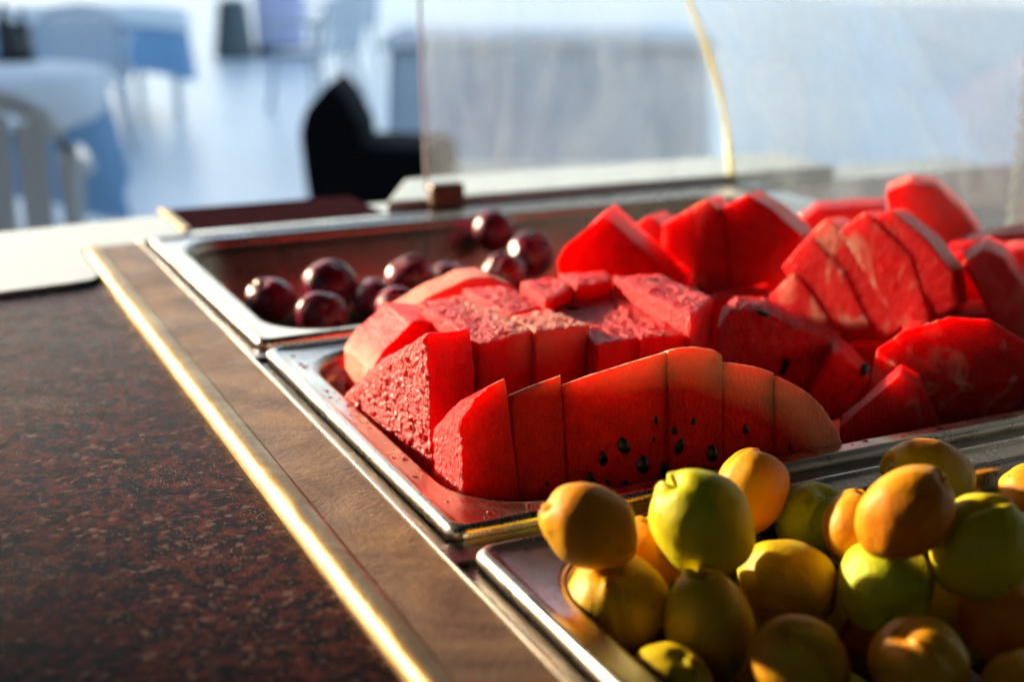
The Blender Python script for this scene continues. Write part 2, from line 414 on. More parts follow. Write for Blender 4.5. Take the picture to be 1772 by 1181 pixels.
for y in (.4855, .816):
    b = prism_bm([(.2000 + .007 * (1 - math.cos(a)) , y + .0095 * math.sin(a)) if False else (.2065 - .0095 * math.sin(a), y + .0095 * math.cos(a)) for a in [math.pi * i / 10 for i in range(11)]] + [(.8415, y - .0095), (.8415, y + .0095)], -.0062, -.0038, .0005)
    cpart('cross_bar', from_bm(b, 'cross_bar'), LEDGE)
tr_ = cbox('trim', .2435, .2515, 1.217, 1.335, -.03, .0015, BRASS, .001)

# crumbs and dried splashes on the granite and the worn strip
rc = random.Random(3); V = []; F = []
def chip(x, y, z, sz):
    o_ = len(V); a = rc.random() * 6.28
    for k in range(4):
        V.append((x + sz * math.cos(a + k * 1.57) * rc.uniform(.5, 1), y + sz * math.sin(a + k * 1.57) * rc.uniform(.5, 1), z))
    V.append((x, y, z + sz * rc.uniform(.1, .4)))
    for k in range(4): F.append((o_ + k, o_ + (k + 1) % 4, o_ + 4))
    F.append((o_ + 3, o_ + 2, o_ + 1, o_))
for (px_, py_, n_, sp_) in ((160, 710, 26, .006), (300, 822, 50, .010), (450, 885, 22, .006), (350, 960, 50, .014), (470, 860, 30, .008), (120, 900, 30, .03), (250, 650, 20, .03), (480, 1060, 40, .02), (60, 600, 14, .03), (220, 1050, 30, .03), (400, 800, 25, .012)):
    c_ = onz(px_, py_, -.004)
    for _ in range(n_ * 5): 
        x_, y_ = c_.x + rc.gauss(0, sp_), c_.y + rc.gauss(0, sp_ * 1.3)
        if x_ < .143: chip(x_, y_, -.0039, rc.choice((.0002, .0003, .0003, .0004, .0006)))
for _ in range(60):
    chip(rc.uniform(.166, .192), rc.uniform(.35, 1.1), .0033, rc.choice((.0003, .0004, .0006)))
cr = link('crumbs', mesh('crumbs', V, F), plain('crumb', (.42, .34, .26), .7, var=.4, scale=400)); tag(cr, 'pale crumbs and specks scattered on the granite counter', 'crumbs', kind='stuff')
# white board lying at the far left end of the counter
bw = prism_bm([(-.7, .965), (.02, 1.036), (.120, 1.050), (.138, 1.056), (.1448, 1.068), (.1455, 1.120), (.1460, 1.1705), (.232, 1.186), (.242, 1.20), (.2425, 1.303), (.08, 1.279), (-.7, 1.165)], 0, .0042, .001)
ob = link('white_board', from_bm(bw, 'white_board'), WHITE_BOARD, loc=(0, 0, -.0038)); tag(ob, 'flat white board lying at the far left end of the granite counter', 'board')
# ------------------------------------------------------------------ pans
def rrect(x0, x1, y0, y1, r, n=10):
    P = []
    for cx_, cy_, a0 in ((x1 - r, y1 - r, 0), (x0 + r, y1 - r, 90), (x0 + r, y0 + r, 180), (x1 - r, y0 + r, 270)):
        for i in range(n + 1):
            a = RAD(a0 + 90 * i / n); P.append((cx_ + r * math.cos(a), cy_ + r * math.sin(a)))
    return P
RIM = [(.0022, -.0085, .007), (.0006, -.0075, .0078), (0, -.005, .008), (.0004, -.0022, .008), (.0018, -.0004, .0078), (.0036, .0004, .0075), (.0054, -.0002, .007), (.0064, -.0012, .0068), (.0078, -.0014, .0066), (.0092, -.0018, .009), (.0165, -.0024, .044), (.0180, -.0028, .046)]
BASIN = [(.0180, -.0028, .046), (.0194, -.0042, .046), (.0202, -.008, .046), (.0210, -.0135, .046), (.0226, -.0150, .045), (.0240, -.017, .045), (.030, -.075, .042), (.034, -.084, .040), (.044, -.090, .034), (.060, -.091, .024)]
def loft(prof, w_, d_, cap):
    V = []; F = []
    n = 44
    for ins, z, r in prof:
        V += [(x, y, z) for x, y in rrect(ins, w_ - ins, ins, d_ - ins, r)]
    for i in range(len(prof) - 1):
        for k in range(n):
            a = i * n + k; b = i * n + (k + 1) % n
            F.append((a, b, b + n, a + n))
    if cap: F.append(tuple((len(prof) - 1) * n + k for k in range(n)))
    return V, F
def make_pan(x, y, w_, d_, rz, z, label):
    e = empty('food_pan', (x, y, z), rz); tag(e, label, 'pan', 'steel food pans set in the counter')
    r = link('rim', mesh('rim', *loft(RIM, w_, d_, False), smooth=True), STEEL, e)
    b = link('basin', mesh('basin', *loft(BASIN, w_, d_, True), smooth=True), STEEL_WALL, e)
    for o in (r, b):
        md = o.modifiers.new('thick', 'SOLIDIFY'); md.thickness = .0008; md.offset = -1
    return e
PW = PX1 - PX0
make_pan(PX0 + .001, .8235, PW, .365, RAD(.4), .0022, 'steel food pan at the back holding dark red plums')
make_pan(PX0, .4945, PW, .314, RAD(0), .0022, 'steel food pan in the middle heaped with cut watermelon')
make_pan(PX0 + .0015, .150, PW, .3275, RAD(0), .0022, 'steel food pan in front filled with apricots')

# ------------------------------------------------------------------ watermelon
def hull_mesh(pts, voxel=.0016):
    bm = bmesh.new()
    for p in pts: bm.verts.new(p)
    r = bmesh.ops.convex_hull(bm, input=list(bm.verts))
    bmesh.ops.delete(bm, geom=list({g for g in r['geom_interior'] + r['geom_unused'] if isinstance(g, bmesh.types.BMVert)}), context='VERTS')
    bmesh.ops.recalc_face_normals(bm, faces=list(bm.faces))
    me = bpy.data.meshes.new('t'); bm.to_mesh(me); bm.free()
    o = bpy.data.objects.new('t', me); col.objects.link(o)
    md = o.modifiers.new('r', 'REMESH'); md.mode = 'VOXEL'; md.voxel_size = voxel
    sm = o.modifiers.new('s', 'SMOOTH'); sm.factor = .5; sm.iterations = 1
    dg = bpy.context.evaluated_depsgraph_get(); dg.update()
    out = bpy.data.meshes.new_from_object(o.evaluated_get(dg))
    bpy.data.objects.remove(o); bpy.data.meshes.remove(me)
    return out
def melon_piece(name, pts, label, group=None, rough=.25, blotch=0.0, pale=None, voxel=.0016, wob=.0007, roughfn=None, seeds=(), pits=.0):
    """pts: corner points (world); pale = (function of world point -> 0..1)"""
    me = hull_mesh(pts, voxel); me.name = name
    nv = len(me.vertices); co = np.empty(nv * 3, np.float32); me.vertices.foreach_get('co', co); co = co.reshape(-1, 3)
    nr = np.empty(nv * 3, np.float32); me.vertex_normals.foreach_get('vector', nr); nr = nr.reshape(-1, 3)
    off = Vector((random.random() * 10, random.random() * 10, random.random() * 10))
    base = Vector((co[:, 0].mean(), co[:, 1].mean(), co[:, 2].min()))
    rv = np.empty(nv, np.float32); pv = np.zeros(nv, np.float32); d = np.empty(nv, np.float32)
    for i in range(nv):
        p = Vector(co[i]); q = p + off
        rr = rough if roughfn is None else roughfn(p, Vector(nr[i]))
        rv[i] = rr
        pv[i] = pale(p) if pale else 0.0
        a = noise.noise(q * 45) * wob * 1.6 + noise.noise(q * 160) * wob * .5
        if rr > .3:
            f1 = noise.voronoi(Vector((q.x * 380, q.y * 380, q.z * 230)))[0]
            a += ((f1[0] - .45) * .0007 + noise.noise(Vector((q.x * 190, q.y * 190, q.z * 90))) * .0011 + noise.noise(q * 420) * .0009 + noise.noise(q * 800) * .0004) * rr
        d[i] = a
    co = co + nr * d[:, None] - np.array(base, np.float32)
    me.vertices.foreach_set('co', co.astype(np.float32).ravel())
    for nm, arr in (('pale', pv), ('rough', rv), ('blotch', np.full(nv, blotch, np.float32))):
        at_ = me.attributes.new(nm, 'FLOAT', 'POINT'); at_.data.foreach_set('value', arr)
    me.polygons.foreach_set('use_smooth', [True] * len(me.polygons))
    me.materials.clear(); me.materials.append(MELON); me.update()
    o = link(name, me, None, None, base); tag(o, label, 'watermelon', group)
    for s in seeds:                                  # (world point, outward normal, size, roll)
        P, nrm, sz, roll = s
        so_ = link('seed', SEEDME, None, o, P - base + nrm * random.uniform(-.0014, -.0004))
        nrm = (nrm + Vector((random.uniform(-.3, .3), 0, random.uniform(-.3, .3)))).normalized()
        qz = nrm.to_track_quat('Z', 'Y') @ Quaternion((0, 0, 1), roll)
        so_.rotation_mode = 'QUATERNION'; so_.rotation_quaternion = qz; so_.scale = (sz, sz, sz)
    return o
def seed_mesh():
    bm = bmesh.new(); bmesh.ops.create_uvsphere(bm, u_segments=10, v_segments=7, radius=1)
    for v in bm.verts:
        t_ = (v.co.y + 1) / 2
        v.co = Vector((v.co.x * .0034 * (1.1 - .55 * t_), v.co.y * .0054, v.co.z * .0018))
    me = from_bm(bm, 'seed', True); me.materials.append(SEED); return me
SEEDME = seed_mesh()
def ext(poly, vec):
    return list(poly) + [p + vec for p in poly]

# A: the long dome-shaped wedge in front, cut across into slices
FA = Vector((.224, .556, 0)); FB = Vector((.437, .512, 0))
ua = (FB - FA).normalized(); na = Vector((ua.y, -ua.x, 0)); na = (na + Vector((0, 0, .10))).normalized()    # towards the viewer, leaning back a little
TOPA = [(747, 745), (795, 695), (840, 668), (873, 655), (970, 640), (1070, 628), (1150, 606), (1200, 599), (1250, 612), (1340, 643), (1400, 680), (1440, 725), (1466, 790)]
TOPA3 = [onp(x, y, FA, na) for x, y in TOPA]
def pale_A(p):
    q = p - na * ((p - FA).dot(na))
    best = 9
    for a, b in zip(TOPA3[3:-1], TOPA3[4:]):
        ab = b - a; t_ = max(0, min(1, (q - a).dot(ab) / ab.length_squared)); best = min(best, (a + ab * t_ - q).length)
    k = (p - FA).dot(ua) / .2
    wd = .005 + .020 * max(0, min(1, k * 1.3))
    return min(1, 1.5 * max(0, 1 - best / wd)) * max(.12, min(1, .1 + 1.3 * k))
A_SL = [
    ([(800, 905), (797, 730), (822, 690), (845, 670), (873, 655), (880, 700), (905, 905)], 0.0, None, 'leftmost slice of the front watermelon wedge with a glowing rounded tip'),
    ([(903, 905), (884, 684), (930, 664), (972, 648), (987, 905)], .0010, None, 'second slice from the left in the front watermelon wedge, narrow and sharp cornered'),
    ([(986, 905), (975, 666), (1030, 646), (1070, 633), (1155, 607), (1160, 905)], .0006, None, 'broad watermelon slice with many black seeds in the front wedge'),
    ([(1160, 905), (1156, 606), (1180, 600), (1205, 599), (1235, 604), (1250, 613), (1252, 905)], -.0006, None, 'tallest slice of the front watermelon wedge with a pale top edge'),
    ([(1252, 905), (1251, 626), (1280, 629), (1310, 635), (1340, 645), (1342, 905)], .0016, None, 'watermelon slice right of the tallest one in the front wedge, pale top'),
    ([(1342, 905), (1342, 648), (1375, 664), (1402, 682), (1426, 706), (1448, 740), (1468, 790), (1475, 905)], .0010, None, 'rightmost slice of the front watermelon wedge curving down to the rim'),
]
SEEDS_A = {2: [(1045, 797, 1.0, .2), (1078, 768, 1.2, .35), (1112, 800, 1.25, .1), (1132, 762, .8, -.3), (1134, 730, .8, 0), (1022, 830, .9, .3), (1082, 842, .8, 0), (1052, 838, .7, .3), (1150, 815, 1.0, .2)], 4: [(1290, 742, .6, .2), (1268, 800, .9, -.1), (1312, 790, .7, .3)], 5: [(1368, 772, .6, .1)], 1: [(948, 842, .6, .2)], 3: [(1176, 775, 1.0, -.2), (1200, 727, .6, 0), (1232, 782, 1.1, .1), (1166, 742, .9, .3), (1192, 818, .8, .2)]}
for i, (poly, dn, ev, lab) in enumerate(A_SL):
    pp = [onp(x, y, FA - na * dn, na) for x, y in poly]
    back = ev if ev else -na * .030 + Vector((0, 0, -.010))
    sd = [(onp(x, y, FA - na * dn, na), na, s_, r_ + 0) for x, y, s_, r_ in SEEDS_A.get(i, [])]
    rf = (lambda p, n: .75 if n.x < -.6 else .22) if i == 0 else None
    hp = ext(pp, back)
    if i == 0: hp = pp + [onp(x, y, FA - na * .030, na) for x, y in [(752, 880), (748, 745), (795, 695), (840, 672), (870, 668), (890, 880)]]
    melon_piece('watermelon_slice', hp, lab, 'slices of the front watermelon wedge', rough=.22, pale=pale_A, roughfn=rf, seeds=sd, voxel=.0011, wob=.0003)

# B: the spongy blocks behind it
def block(top, z, depth, label, lean=(0, 0), name='watermelon_chunk', **k):
    tp = [onz(x, y, zz) for (x, y), zz in zip(top, z if isinstance(z, (list, tuple)) else [z] * len(top))]
    pts = tp + [Vector((p.x + lean[0], p.y + lean[1], -depth)) for p in tp]
    return melon_piece(name, pts, label, k.pop('group', 'watermelon chunks heaped in the pan'), **k)
def topseeds(L, z): return [(onz(x, y, z), Vector((0, -.1, 1)).normalized(), s_, r_) for x, y, s_, r_ in L]
spongy = lambda p, n: .78 if (n.z > .5 or n.x < -.5) else .15
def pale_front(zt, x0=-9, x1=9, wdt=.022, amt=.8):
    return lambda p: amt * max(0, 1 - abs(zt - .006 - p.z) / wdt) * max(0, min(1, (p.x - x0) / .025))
ZT = .040
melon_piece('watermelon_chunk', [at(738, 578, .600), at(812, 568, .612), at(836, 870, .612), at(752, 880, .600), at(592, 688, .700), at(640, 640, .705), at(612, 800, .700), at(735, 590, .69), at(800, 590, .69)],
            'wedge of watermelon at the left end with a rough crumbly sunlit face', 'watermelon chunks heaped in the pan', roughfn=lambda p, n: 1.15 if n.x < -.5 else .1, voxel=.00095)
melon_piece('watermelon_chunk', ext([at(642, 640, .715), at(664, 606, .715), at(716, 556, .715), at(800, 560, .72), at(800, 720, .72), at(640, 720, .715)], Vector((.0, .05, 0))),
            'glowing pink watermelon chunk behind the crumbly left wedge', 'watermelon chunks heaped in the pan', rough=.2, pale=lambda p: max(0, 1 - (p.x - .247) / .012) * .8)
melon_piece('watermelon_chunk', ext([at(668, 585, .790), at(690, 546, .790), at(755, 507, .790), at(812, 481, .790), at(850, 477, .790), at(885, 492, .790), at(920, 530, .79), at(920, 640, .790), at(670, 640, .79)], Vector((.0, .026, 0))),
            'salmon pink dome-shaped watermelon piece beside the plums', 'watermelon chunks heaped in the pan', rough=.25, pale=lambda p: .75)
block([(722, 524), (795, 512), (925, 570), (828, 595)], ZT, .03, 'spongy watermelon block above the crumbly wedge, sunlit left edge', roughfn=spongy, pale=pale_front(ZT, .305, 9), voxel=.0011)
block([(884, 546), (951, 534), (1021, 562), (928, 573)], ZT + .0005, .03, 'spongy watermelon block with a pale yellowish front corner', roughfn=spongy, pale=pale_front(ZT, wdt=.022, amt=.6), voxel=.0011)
block([(797, 500), (868, 494), (945, 526), (882, 543)], ZT - .002, .03, 'low spongy watermelon block behind the sunlit left one', roughfn=spongy, voxel=.0012)
block([(901, 487), (961, 480), (990, 497), (944, 521)], ZT + .003, .03, 'small raised watermelon cube in the row behind the spongy blocks', roughfn=spongy, voxel=.0012)
block([(965, 473), (1048, 469), (1062, 483), (998, 497)], ZT + .004, .03, 'rearmost small watermelon cube with a straight bright top edge', roughfn=spongy, voxel=.0012)
block([(955, 531), (1000, 501), (1040, 494), (1128, 556), (1103, 584), (1034, 597)], ZT - .006, .03, 'shaded sunken watermelon block with black seeds on top', roughfn=spongy, seeds=topseeds([(988, 533, 1.1, 1.2), (978, 527, .7, .4), (1032, 504, .9, .8), (1056, 526, .7, 0)], ZT - .006), voxel=.0011)
block([(1044, 493), (1076, 486), (1186, 580), (1108, 584), (1132, 556)], ZT - .005, .03, 'shaded watermelon block left of the big sunlit corner block', roughfn=spongy, voxel=.0012)
block([(1060, 478), (1144, 474), (1234, 515), (1194, 549)], ZT + .006, .03, 'big watermelon block with a sunlit corner on the right of the spongy group', lean=(-.004, -.012), roughfn=spongy, seeds=topseeds([(1128, 485, 1.2, 1.4)], ZT + .006), voxel=.0011)

# C: the heap behind and to the right
G2 = 'watermelon pieces heaped at the back right'
def slab(poly, Y, thick, label, dx=0.0, name='watermelon_slice', **k):
    pp = [at(x, y, Y + (x - poly[0][0]) * k.get('slope', 0)) for x, y in poly]; k.pop('slope', None)
    mid = sum(pp, Vector()) / len(pp); aw = Vector((mid.x, mid.y, 0)).normalized()
    return melon_piece(name, ext(pp, aw * thick + Vector((dx, 0, 0))), label, k.pop('group', G2), voxel=k.pop('voxel', .0017), **k)
slab([(962, 452), (974, 430), (1043, 371), (1062, 392), (1180, 490), (1180, 560), (985, 560)], .800, .035, 'pointed watermelon wedge standing right of the dark plums', dx=.01, rough=.15)
C2N = Vector((-.80, -.58, .15)).normalized(); C2P = at(1150, 480, .850)
def turned(poly, dn, thick, label, **k):
    pp = [onp(x, y, C2P - C2N * dn, C2N) for x, y in poly]
    return melon_piece('watermelon_slice', ext(pp, -C2N * thick + Vector((.010, .014, 0))), label, G2, voxel=.0015, wob=.0004, rough=.15, **k)
turned([(1080, 402), (1122, 373), (1160, 402), (1180, 545), (1080, 545)], .004, .036, 'low stepped watermelon slice behind the pointed wedge', blotch=.2)
turned([(1146, 388), (1222, 344), (1256, 376), (1266, 550), (1150, 550)], .0, .036, 'watermelon slice with pale marbling beside the steel rim at the back', blotch=1.0)
turned([(1242, 360), (1293, 336), (1330, 358), (1388, 408), (1345, 560), (1262, 560)], .001, .036, 'dark red peaked watermelon slice with a shaded right flank', blotch=.15)
CN = Vector((-.88, -.44, .20)).normalized(); CP = at(1330, 520, .775)
def scored(poly, P, dn, thick, label, **k):
    pp = [onp(x, y, P - CN * dn, CN) for x, y in poly]
    return melon_piece('watermelon_slice', ext(pp, -CN * thick + Vector((.008, .012, 0))), label, G2, voxel=.0013, wob=.0003, rough=.2, **k)
scored([(1312, 533), (1374, 471), (1404, 506), (1470, 604), (1452, 660), (1340, 640)], CP, -.0012, .034, 'lowest slice of the leaning marbled watermelon stack', blotch=.8)
scored([(1352, 462), (1402, 404), (1460, 468), (1526, 602), (1478, 620), (1440, 600), (1368, 474)], CP, .0, .036, 'second slice of the leaning marbled watermelon stack, pointed at left', blotch=.75)
scored([(1400, 405), (1431, 377), (1486, 420), (1568, 562), (1514, 603), (1446, 468)], CP, .0006, .036, 'middle slice of the leaning marbled watermelon stack with a narrow peak', blotch=.75)
scored([(1452, 398), (1497, 365), (1576, 440), (1614, 560), (1554, 566), (1470, 420)], CP, .0, .036, 'fourth slice of the leaning marbled watermelon stack with broad pale patches', blotch=.75)
scored([(1508, 378), (1540, 362), (1602, 412), (1648, 470), (1654, 532), (1600, 564), (1560, 438)], CP, .0010, .036, 'rightmost slice of the leaning marbled watermelon stack', blotch=.7)
slab([(1532, 332), (1575, 314), (1620, 321), (1662, 360), (1702, 412), (1690, 520), (1560, 520)], .80, .04, 'tall rounded watermelon piece standing highest at the back right', rough=.12, pale=lambda p: max(0, min(1, (p.x - .68) / .06)) * .3)
slab([(1380, 388), (1412, 362), (1480, 357), (1532, 355), (1545, 480), (1400, 480)], .90, .04, 'flat topped watermelon piece behind the leaning marbled stack', rough=.6)
slab([(1640, 432), (1720, 408), (1800, 398), (1840, 420), (1840, 560), (1650, 560)], .74, .04, 'low watermelon piece at the right edge behind the dark gap', rough=.3, blotch=.3)
slab([(1664, 456), (1702, 430), (1738, 446), (1790, 520), (1850, 640), (1800, 690), (1740, 600)], .655, .05, 'steep watermelon wedge leaning at the right edge of the picture', rough=.15, blotch=.25)
slab([(1725, 440), (1800, 425), (1860, 440), (1860, 640), (1800, 600)], .69, .04, 'watermelon chunk behind the steep wedge at the right edge', rough=.3, blotch=.5)
c7n = Vector((-.30, -.62, .72)).normalized(); c7p = onz(1604, 676, .006)
melon_piece('watermelon_chunk', ext([onp(x, y, c7p, c7n) for x, y in ((1516, 604), (1560, 572), (1642, 547), (1712, 551), (1860, 640), (1860, 655), (1604, 676))], Vector((.016, .024, -.05))), 'wide watermelon block with pale marbled top at lower right', G2, rough=.25, blotch=.9, voxel=.0013, wob=.0004)
slab([(1242, 566), (1268, 533), (1322, 540), (1398, 578), (1456, 600), (1446, 640), (1412, 684), (1330, 760), (1242, 760)], .64, .035, 'crumbly watermelon chunk with two black seeds right of the wedge top', name='watermelon_chunk', roughfn=lambda p, n: 1.1, group=G2, voxel=.001,
     seeds=[(at(1321, 542, .639), Vector((0, -.5, .8)), .9, 1.0), (at(1358, 636, .639), Vector((0, -1, .1)).normalized(), 1.2, 2.8)])
slab([(1440, 612), (1456, 608), (1506, 655), (1462, 724), (1410, 740), (1400, 690)], .615, .03, 'small dark red watermelon cube beside the rightmost front slice', name='watermelon_chunk', rough=.25, group=G2, voxel=.0016, seeds=[(at(1500, 638, .615), Vector((.4, -.6, .6)).normalized(), 1.2, 1.9)])
slab([(1452, 742), (1500, 700), (1558, 650), (1598, 668), (1628, 745), (1630, 860), (1455, 860)], .540, .022, 'watermelon chunk with a pale streak just inside the front rim', name='watermelon_chunk', rough=.2, blotch=.6, group=G2, voxel=.0016)
slab([(1470, 600), (1540, 590), (1560, 700), (1470, 720)], .69, .05, 'deep red watermelon chunk filling the gap below the leaning stack', name='watermelon_chunk', rough=.2, group=G2)
slab([(1560, 575), (1620, 548), (1720, 545), (1780, 600), (1700, 660), (1560, 660)], .665, .05, 'dark red watermelon chunk behind the wide marbled block', name='watermelon_chunk', rough=.2, blotch=.2, group=G2)
slab([(1600, 470), (1660, 440), (1740, 470), (1750, 580), (1600, 580)], .72, .04, 'shadowed watermelon chunk between the tall rounded piece and the steep wedge', name='watermelon_chunk', rough=.2, blotch=.2, group=G2)
slab([(1222, 600), (1232, 520), (1330, 505), (1350, 700), (1222, 700)], .745, .03, 'shadowed watermelon chunk under the peaked slices at the back', name='watermelon_chunk', rough=.2, group=G2)

JUICE, jt, jp = mat('melon_juice'); jp.inputs['Base Color'].default_value = (.70, .10, .08, 1); setin(jp, Roughness=.06); jp.inputs['Transmission Weight'].default_value = .85; jp.inputs['IOR'].default_value = 1.34
rj = random.Random(11); jb = bmesh.new()
for _ in range(70):
    if rj.random() < .5: x_, y_ = rj.uniform(.2175, .2245), rj.uniform(.52, .79)
    else: x_, y_ = rj.uniform(.225, .56), rj.uniform(.5035, .5105)
    r_ = rj.choice((.0005, .0007, .0010, .0016))
    q = bmesh.ops.create_icosphere(jb, subdivisions=2, radius=1, matrix=Matrix.Translation((x_, y_, .00005)) @ Matrix.Diagonal((r_ * rj.uniform(.8, 1.5), r_ * rj.uniform(.8, 1.5), r_ * .45, 1)))
jd = link('juice_drops', from_bm(jb, 'juice_drops', True), JUICE); tag(jd, 'small drops of melon juice on the steel rim of the middle pan', 'juice', kind='stuff')
# ------------------------------------------------------------------ apricots and plums
def fruit_mesh(name, seed_, groove, dimple, tip, nu=48, nv=32):
    rnd = random.Random(seed_); V = []; F = []
    off = Vector((rnd.random() * 9, rnd.random() * 9, rnd.random() * 9))
    for j in range(nv + 1):
        th = math.pi * j / nv
        for i in range(nu):
            ph = 2 * math.pi * i / nu
            d = Vector((math.sin(th) * math.cos(ph), math.sin(th) * math.sin(ph), math.cos(th)))
            r = 1.0
            dp = abs(ph - math.pi) if True else 0
            g = math.exp(-(dp / .13) ** 2) * math.sin(th) ** .6 * (1.0 if th < 2.4 else .4)
            r -= groove * g * (.45 + .55 * math.exp(-(th / 1.2) ** 2))
            r += groove * .6 * math.exp(-((dp - .36) / .22) ** 2) * math.exp(-(th / 1.0) ** 2)
            r -= dimple * math.exp(-(th / .20) ** 2)
            r += tip * math.exp(-((math.pi - th) / .35) ** 2)
            r += noise.noise(d * 1.3 + off) * .07 + noise.noise(d * 3.2 + off) * .018
            V.append(d * r)
    for j in range(nv):
        for i in range(nu):
            a = j * nu + i; b = j * nu + (i + 1) % nu
            F.append((a, a + nu, b + nu, b))
    bm = bmesh.new(); bv = [bm.verts.new(v) for v in V]
    for f in F:
        try: bm.faces.new([bv[i] for i in f])
        except ValueError: pass
    bmesh.ops.remove_doubles(bm, verts=list(bm.verts), dist=1e-5)
    return from_bm(bm, name, True)
AP_ME = [fruit_mesh('apricot', s, .12, .18, .08) for s in (1, 2, 3, 4)]
PL_ME = [fruit_mesh('plum', s, .10, .16, .03) for s in (5, 6, 7)]
def place_fruit(name, me, material, P, r, pole, roll, stretch, colr, label, cat, group):
    if not me.materials: me.materials.append(material)
    o = link(name, me, None, None, P)
    pole = Vector(pole).normalized()
    o.rotation_mode = 'QUATERNION'
    o.rotation_quaternion = pole.to_track_quat('Z', 'Y') @ Quaternion((0, 0, 1), roll)
    r *= .985 if name == 'apricot' else .92
    o.scale = (r * stretch[0], r * stretch[1], r * stretch[2]); o.color = (*colr, 0, 1)
    tag(o, label, cat, group); return o
def cdir(P): return (CAM - P).normalized()
# position, radius, pole in (right, up, towards viewer), roll, stretch, (green, blush), label
AP = [
    ((.2397, .4257, .0269), .0180, (-.9, .5, .2), 1.0, (.98, .95, 1.16), (.05, .55), 'orange apricot topmost at the left, its end pointing down right'),
    ((.2508, .4222, -.0085), .0222, (-.15, .75, .65), 2.2, (1.04, 1.0, .92), (.25, .35), 'yellow apricot with a stem dimple next to the steel wall at the left'),
    ((.2901, .4194, .0210), .0224, (-.55, .75, .35), .2, (.98, .95, 1.10), (.75, .0), 'large yellow green apricot with a deep crease, second in the back row'),
    ((.3413, .4553, .0128), .0178, (.3, .9, -.2), 4.0, (.95, .95, 1.12), (.0, .7), 'small orange apricot half behind the large creased yellow green one'),
    ((.3692, .4430, -.0026), .0190, (.35, .75, .5), .4, (1.08, 1.0, .92), (1.0, .0), 'bright green apricot with a crease on top in the back row'),
    ((.3568, .3723, .0318), .0190, (.75, .55, .35), 3.6, (.95, .95, 1.15), (.02, .9), 'big orange apricot with a dark tip lying above the green ones'),
    ((.4348, .4409, .0098), .0200, (-.9, .3, .3), 2.4, (.86, .9, 1.22), (.8, .85), 'green and orange apricot lying long against the back rim'),
    ((.3590, .3826, -.0058), .0206, (.1, -.6, .8), 1.2, (1.0, 1.0, 1.0), (.92, .0), 'smooth round lime green apricot in the middle of the heap'),
    ((.3306, .4107, -.0107), .0196, (.8, -.3, .3), 2.0, (.95, .92, 1.12), (.6, .2), 'dull olive yellow apricot left of the lime green one'),
    ((.2768, .3915, -.0100), .0198, (-.15, .95, .2), .8, (.92, .92, 1.22), (.62, .35), 'upright yellow green apricot with a pointed top behind the dimpled one'),
    ((.2933, .3557, -.0121), .0190, (-.2, .7, .6), 3.2, (1.04, 1.0, 1.0), (.25, .6), 'amber apricot with a brown stem mark at the bottom centre'),
    ((.3886, .3600, .0166), .0214, (.6, .6, .2), 5.0, (1.0, 1.0, 1.04), (.62, .1), 'large yellow green apricot at the right edge under the orange one'),
    ((.4050, .3590, -.0185), .0205, (.5, .5, .6), 3.0, (1.0, 1.0, 1.0), (.05, .8), 'deep orange apricot cut by the right edge of the picture'),
    ((.3312, .3314, -.0088), .0184, (-.3, .7, .5), 3.4, (1.05, 1.0, .98), (.03, .7), 'shaded orange apricot at the bottom below the lime green one'),
    ((.4979, .4339, -.0130), .0186, (.2, .9, .3), 3.3, (1.0, 1.0, 1.0), (.02, .6), 'orange apricot by the back rim at the far right edge'),
    ((.2784, .4451, -.0024), .0168, (.2, .9, .2), 3.1, (1.0, 1.0, 1.0), (.02, .7), 'orange apricot mostly hidden between the leftmost and the creased one'),
    ((.2447, .3703, -.0176), .0170, (.3, .8, .4), 1.4, (1.05, 1.0, .95), (.6, .2), 'olive yellow apricot at the bottom left corner of the heap'),
    ((.3690, .4119, .0060), .0172, (.2, .9, .1), 3.0, (1.0, 1.0, 1.0), (.02, .6), 'orange apricot peeking out behind the big dark tipped one'),
    ((.4074, .3912, -.0400), .0195, (.2, .8, .4), 1.0, (1.0, 1.0, 1.0), (.5, .2), 'shadowed apricot deep between the lime green and the right edge ones'),
    ((.3601, .3053, -.0156), .0174, (.2, .8, .4), 3.0, (1.0, 1.0, 1.0), (.05, .6), 'orange apricot in the bottom right corner'),
    ((.3150, .3600, -.0400), .0172, (.1, .8, .4), 1.0, (1.0, 1.0, 1.0), (.7, .0), 'yellow green apricot deep at the bottom edge between two amber ones'),
    ((.3130, .4300, -.0420), .0180, (.1, .8, .4), 3.0, (1.0, 1.0, 1.0), (.3, .5), 'dark apricot sunk in the gap below the large creased one'),
    ((.2720, .3350, -.0460), .0185, (.1, .8, .4), 3.0, (1.0, 1.0, 1.0), (.4, .4), 'shaded apricot low at the bottom edge right of the corner one'),
    ((.3620, .4350, -.0470), .0185, (.3, .8, .4), 1.0, (1.0, 1.0, 1.0), (.5, .3), 'dark apricot low in the gap under the bright green one'),
    ((.3640, .3560, -.0480), .0185, (.3, .8, .4), 2.0, (1.0, 1.0, 1.0), (.3, .4), 'dark apricot low in the gap right below the lime green one'),
    ((.4500, .4200, -.0300), .0190, (.3, .8, .4), 2.0, (1.0, 1.0, 1.0), (.4, .3), 'shaded apricot low under the long green and orange one'),
    ((.4600, .3900, -.0120), .0190, (.3, .8, .4), 2.6, (1.0, 1.0, 1.0), (.3, .5), 'apricot behind the large yellow green one at the right edge'),
]
for i, (P, r, pl_, roll, st, cg, lab) in enumerate(AP):
    P = Vector(P); up = -down; tv = cdir(P)
    pole = right * pl_[0] + up * pl_[1] + tv * pl_[2]
    place_fruit('apricot', AP_ME[i % 4], APRICOT, P, r, pole, roll, st, cg, lab, 'apricot', 'apricots heaped in the front pan')
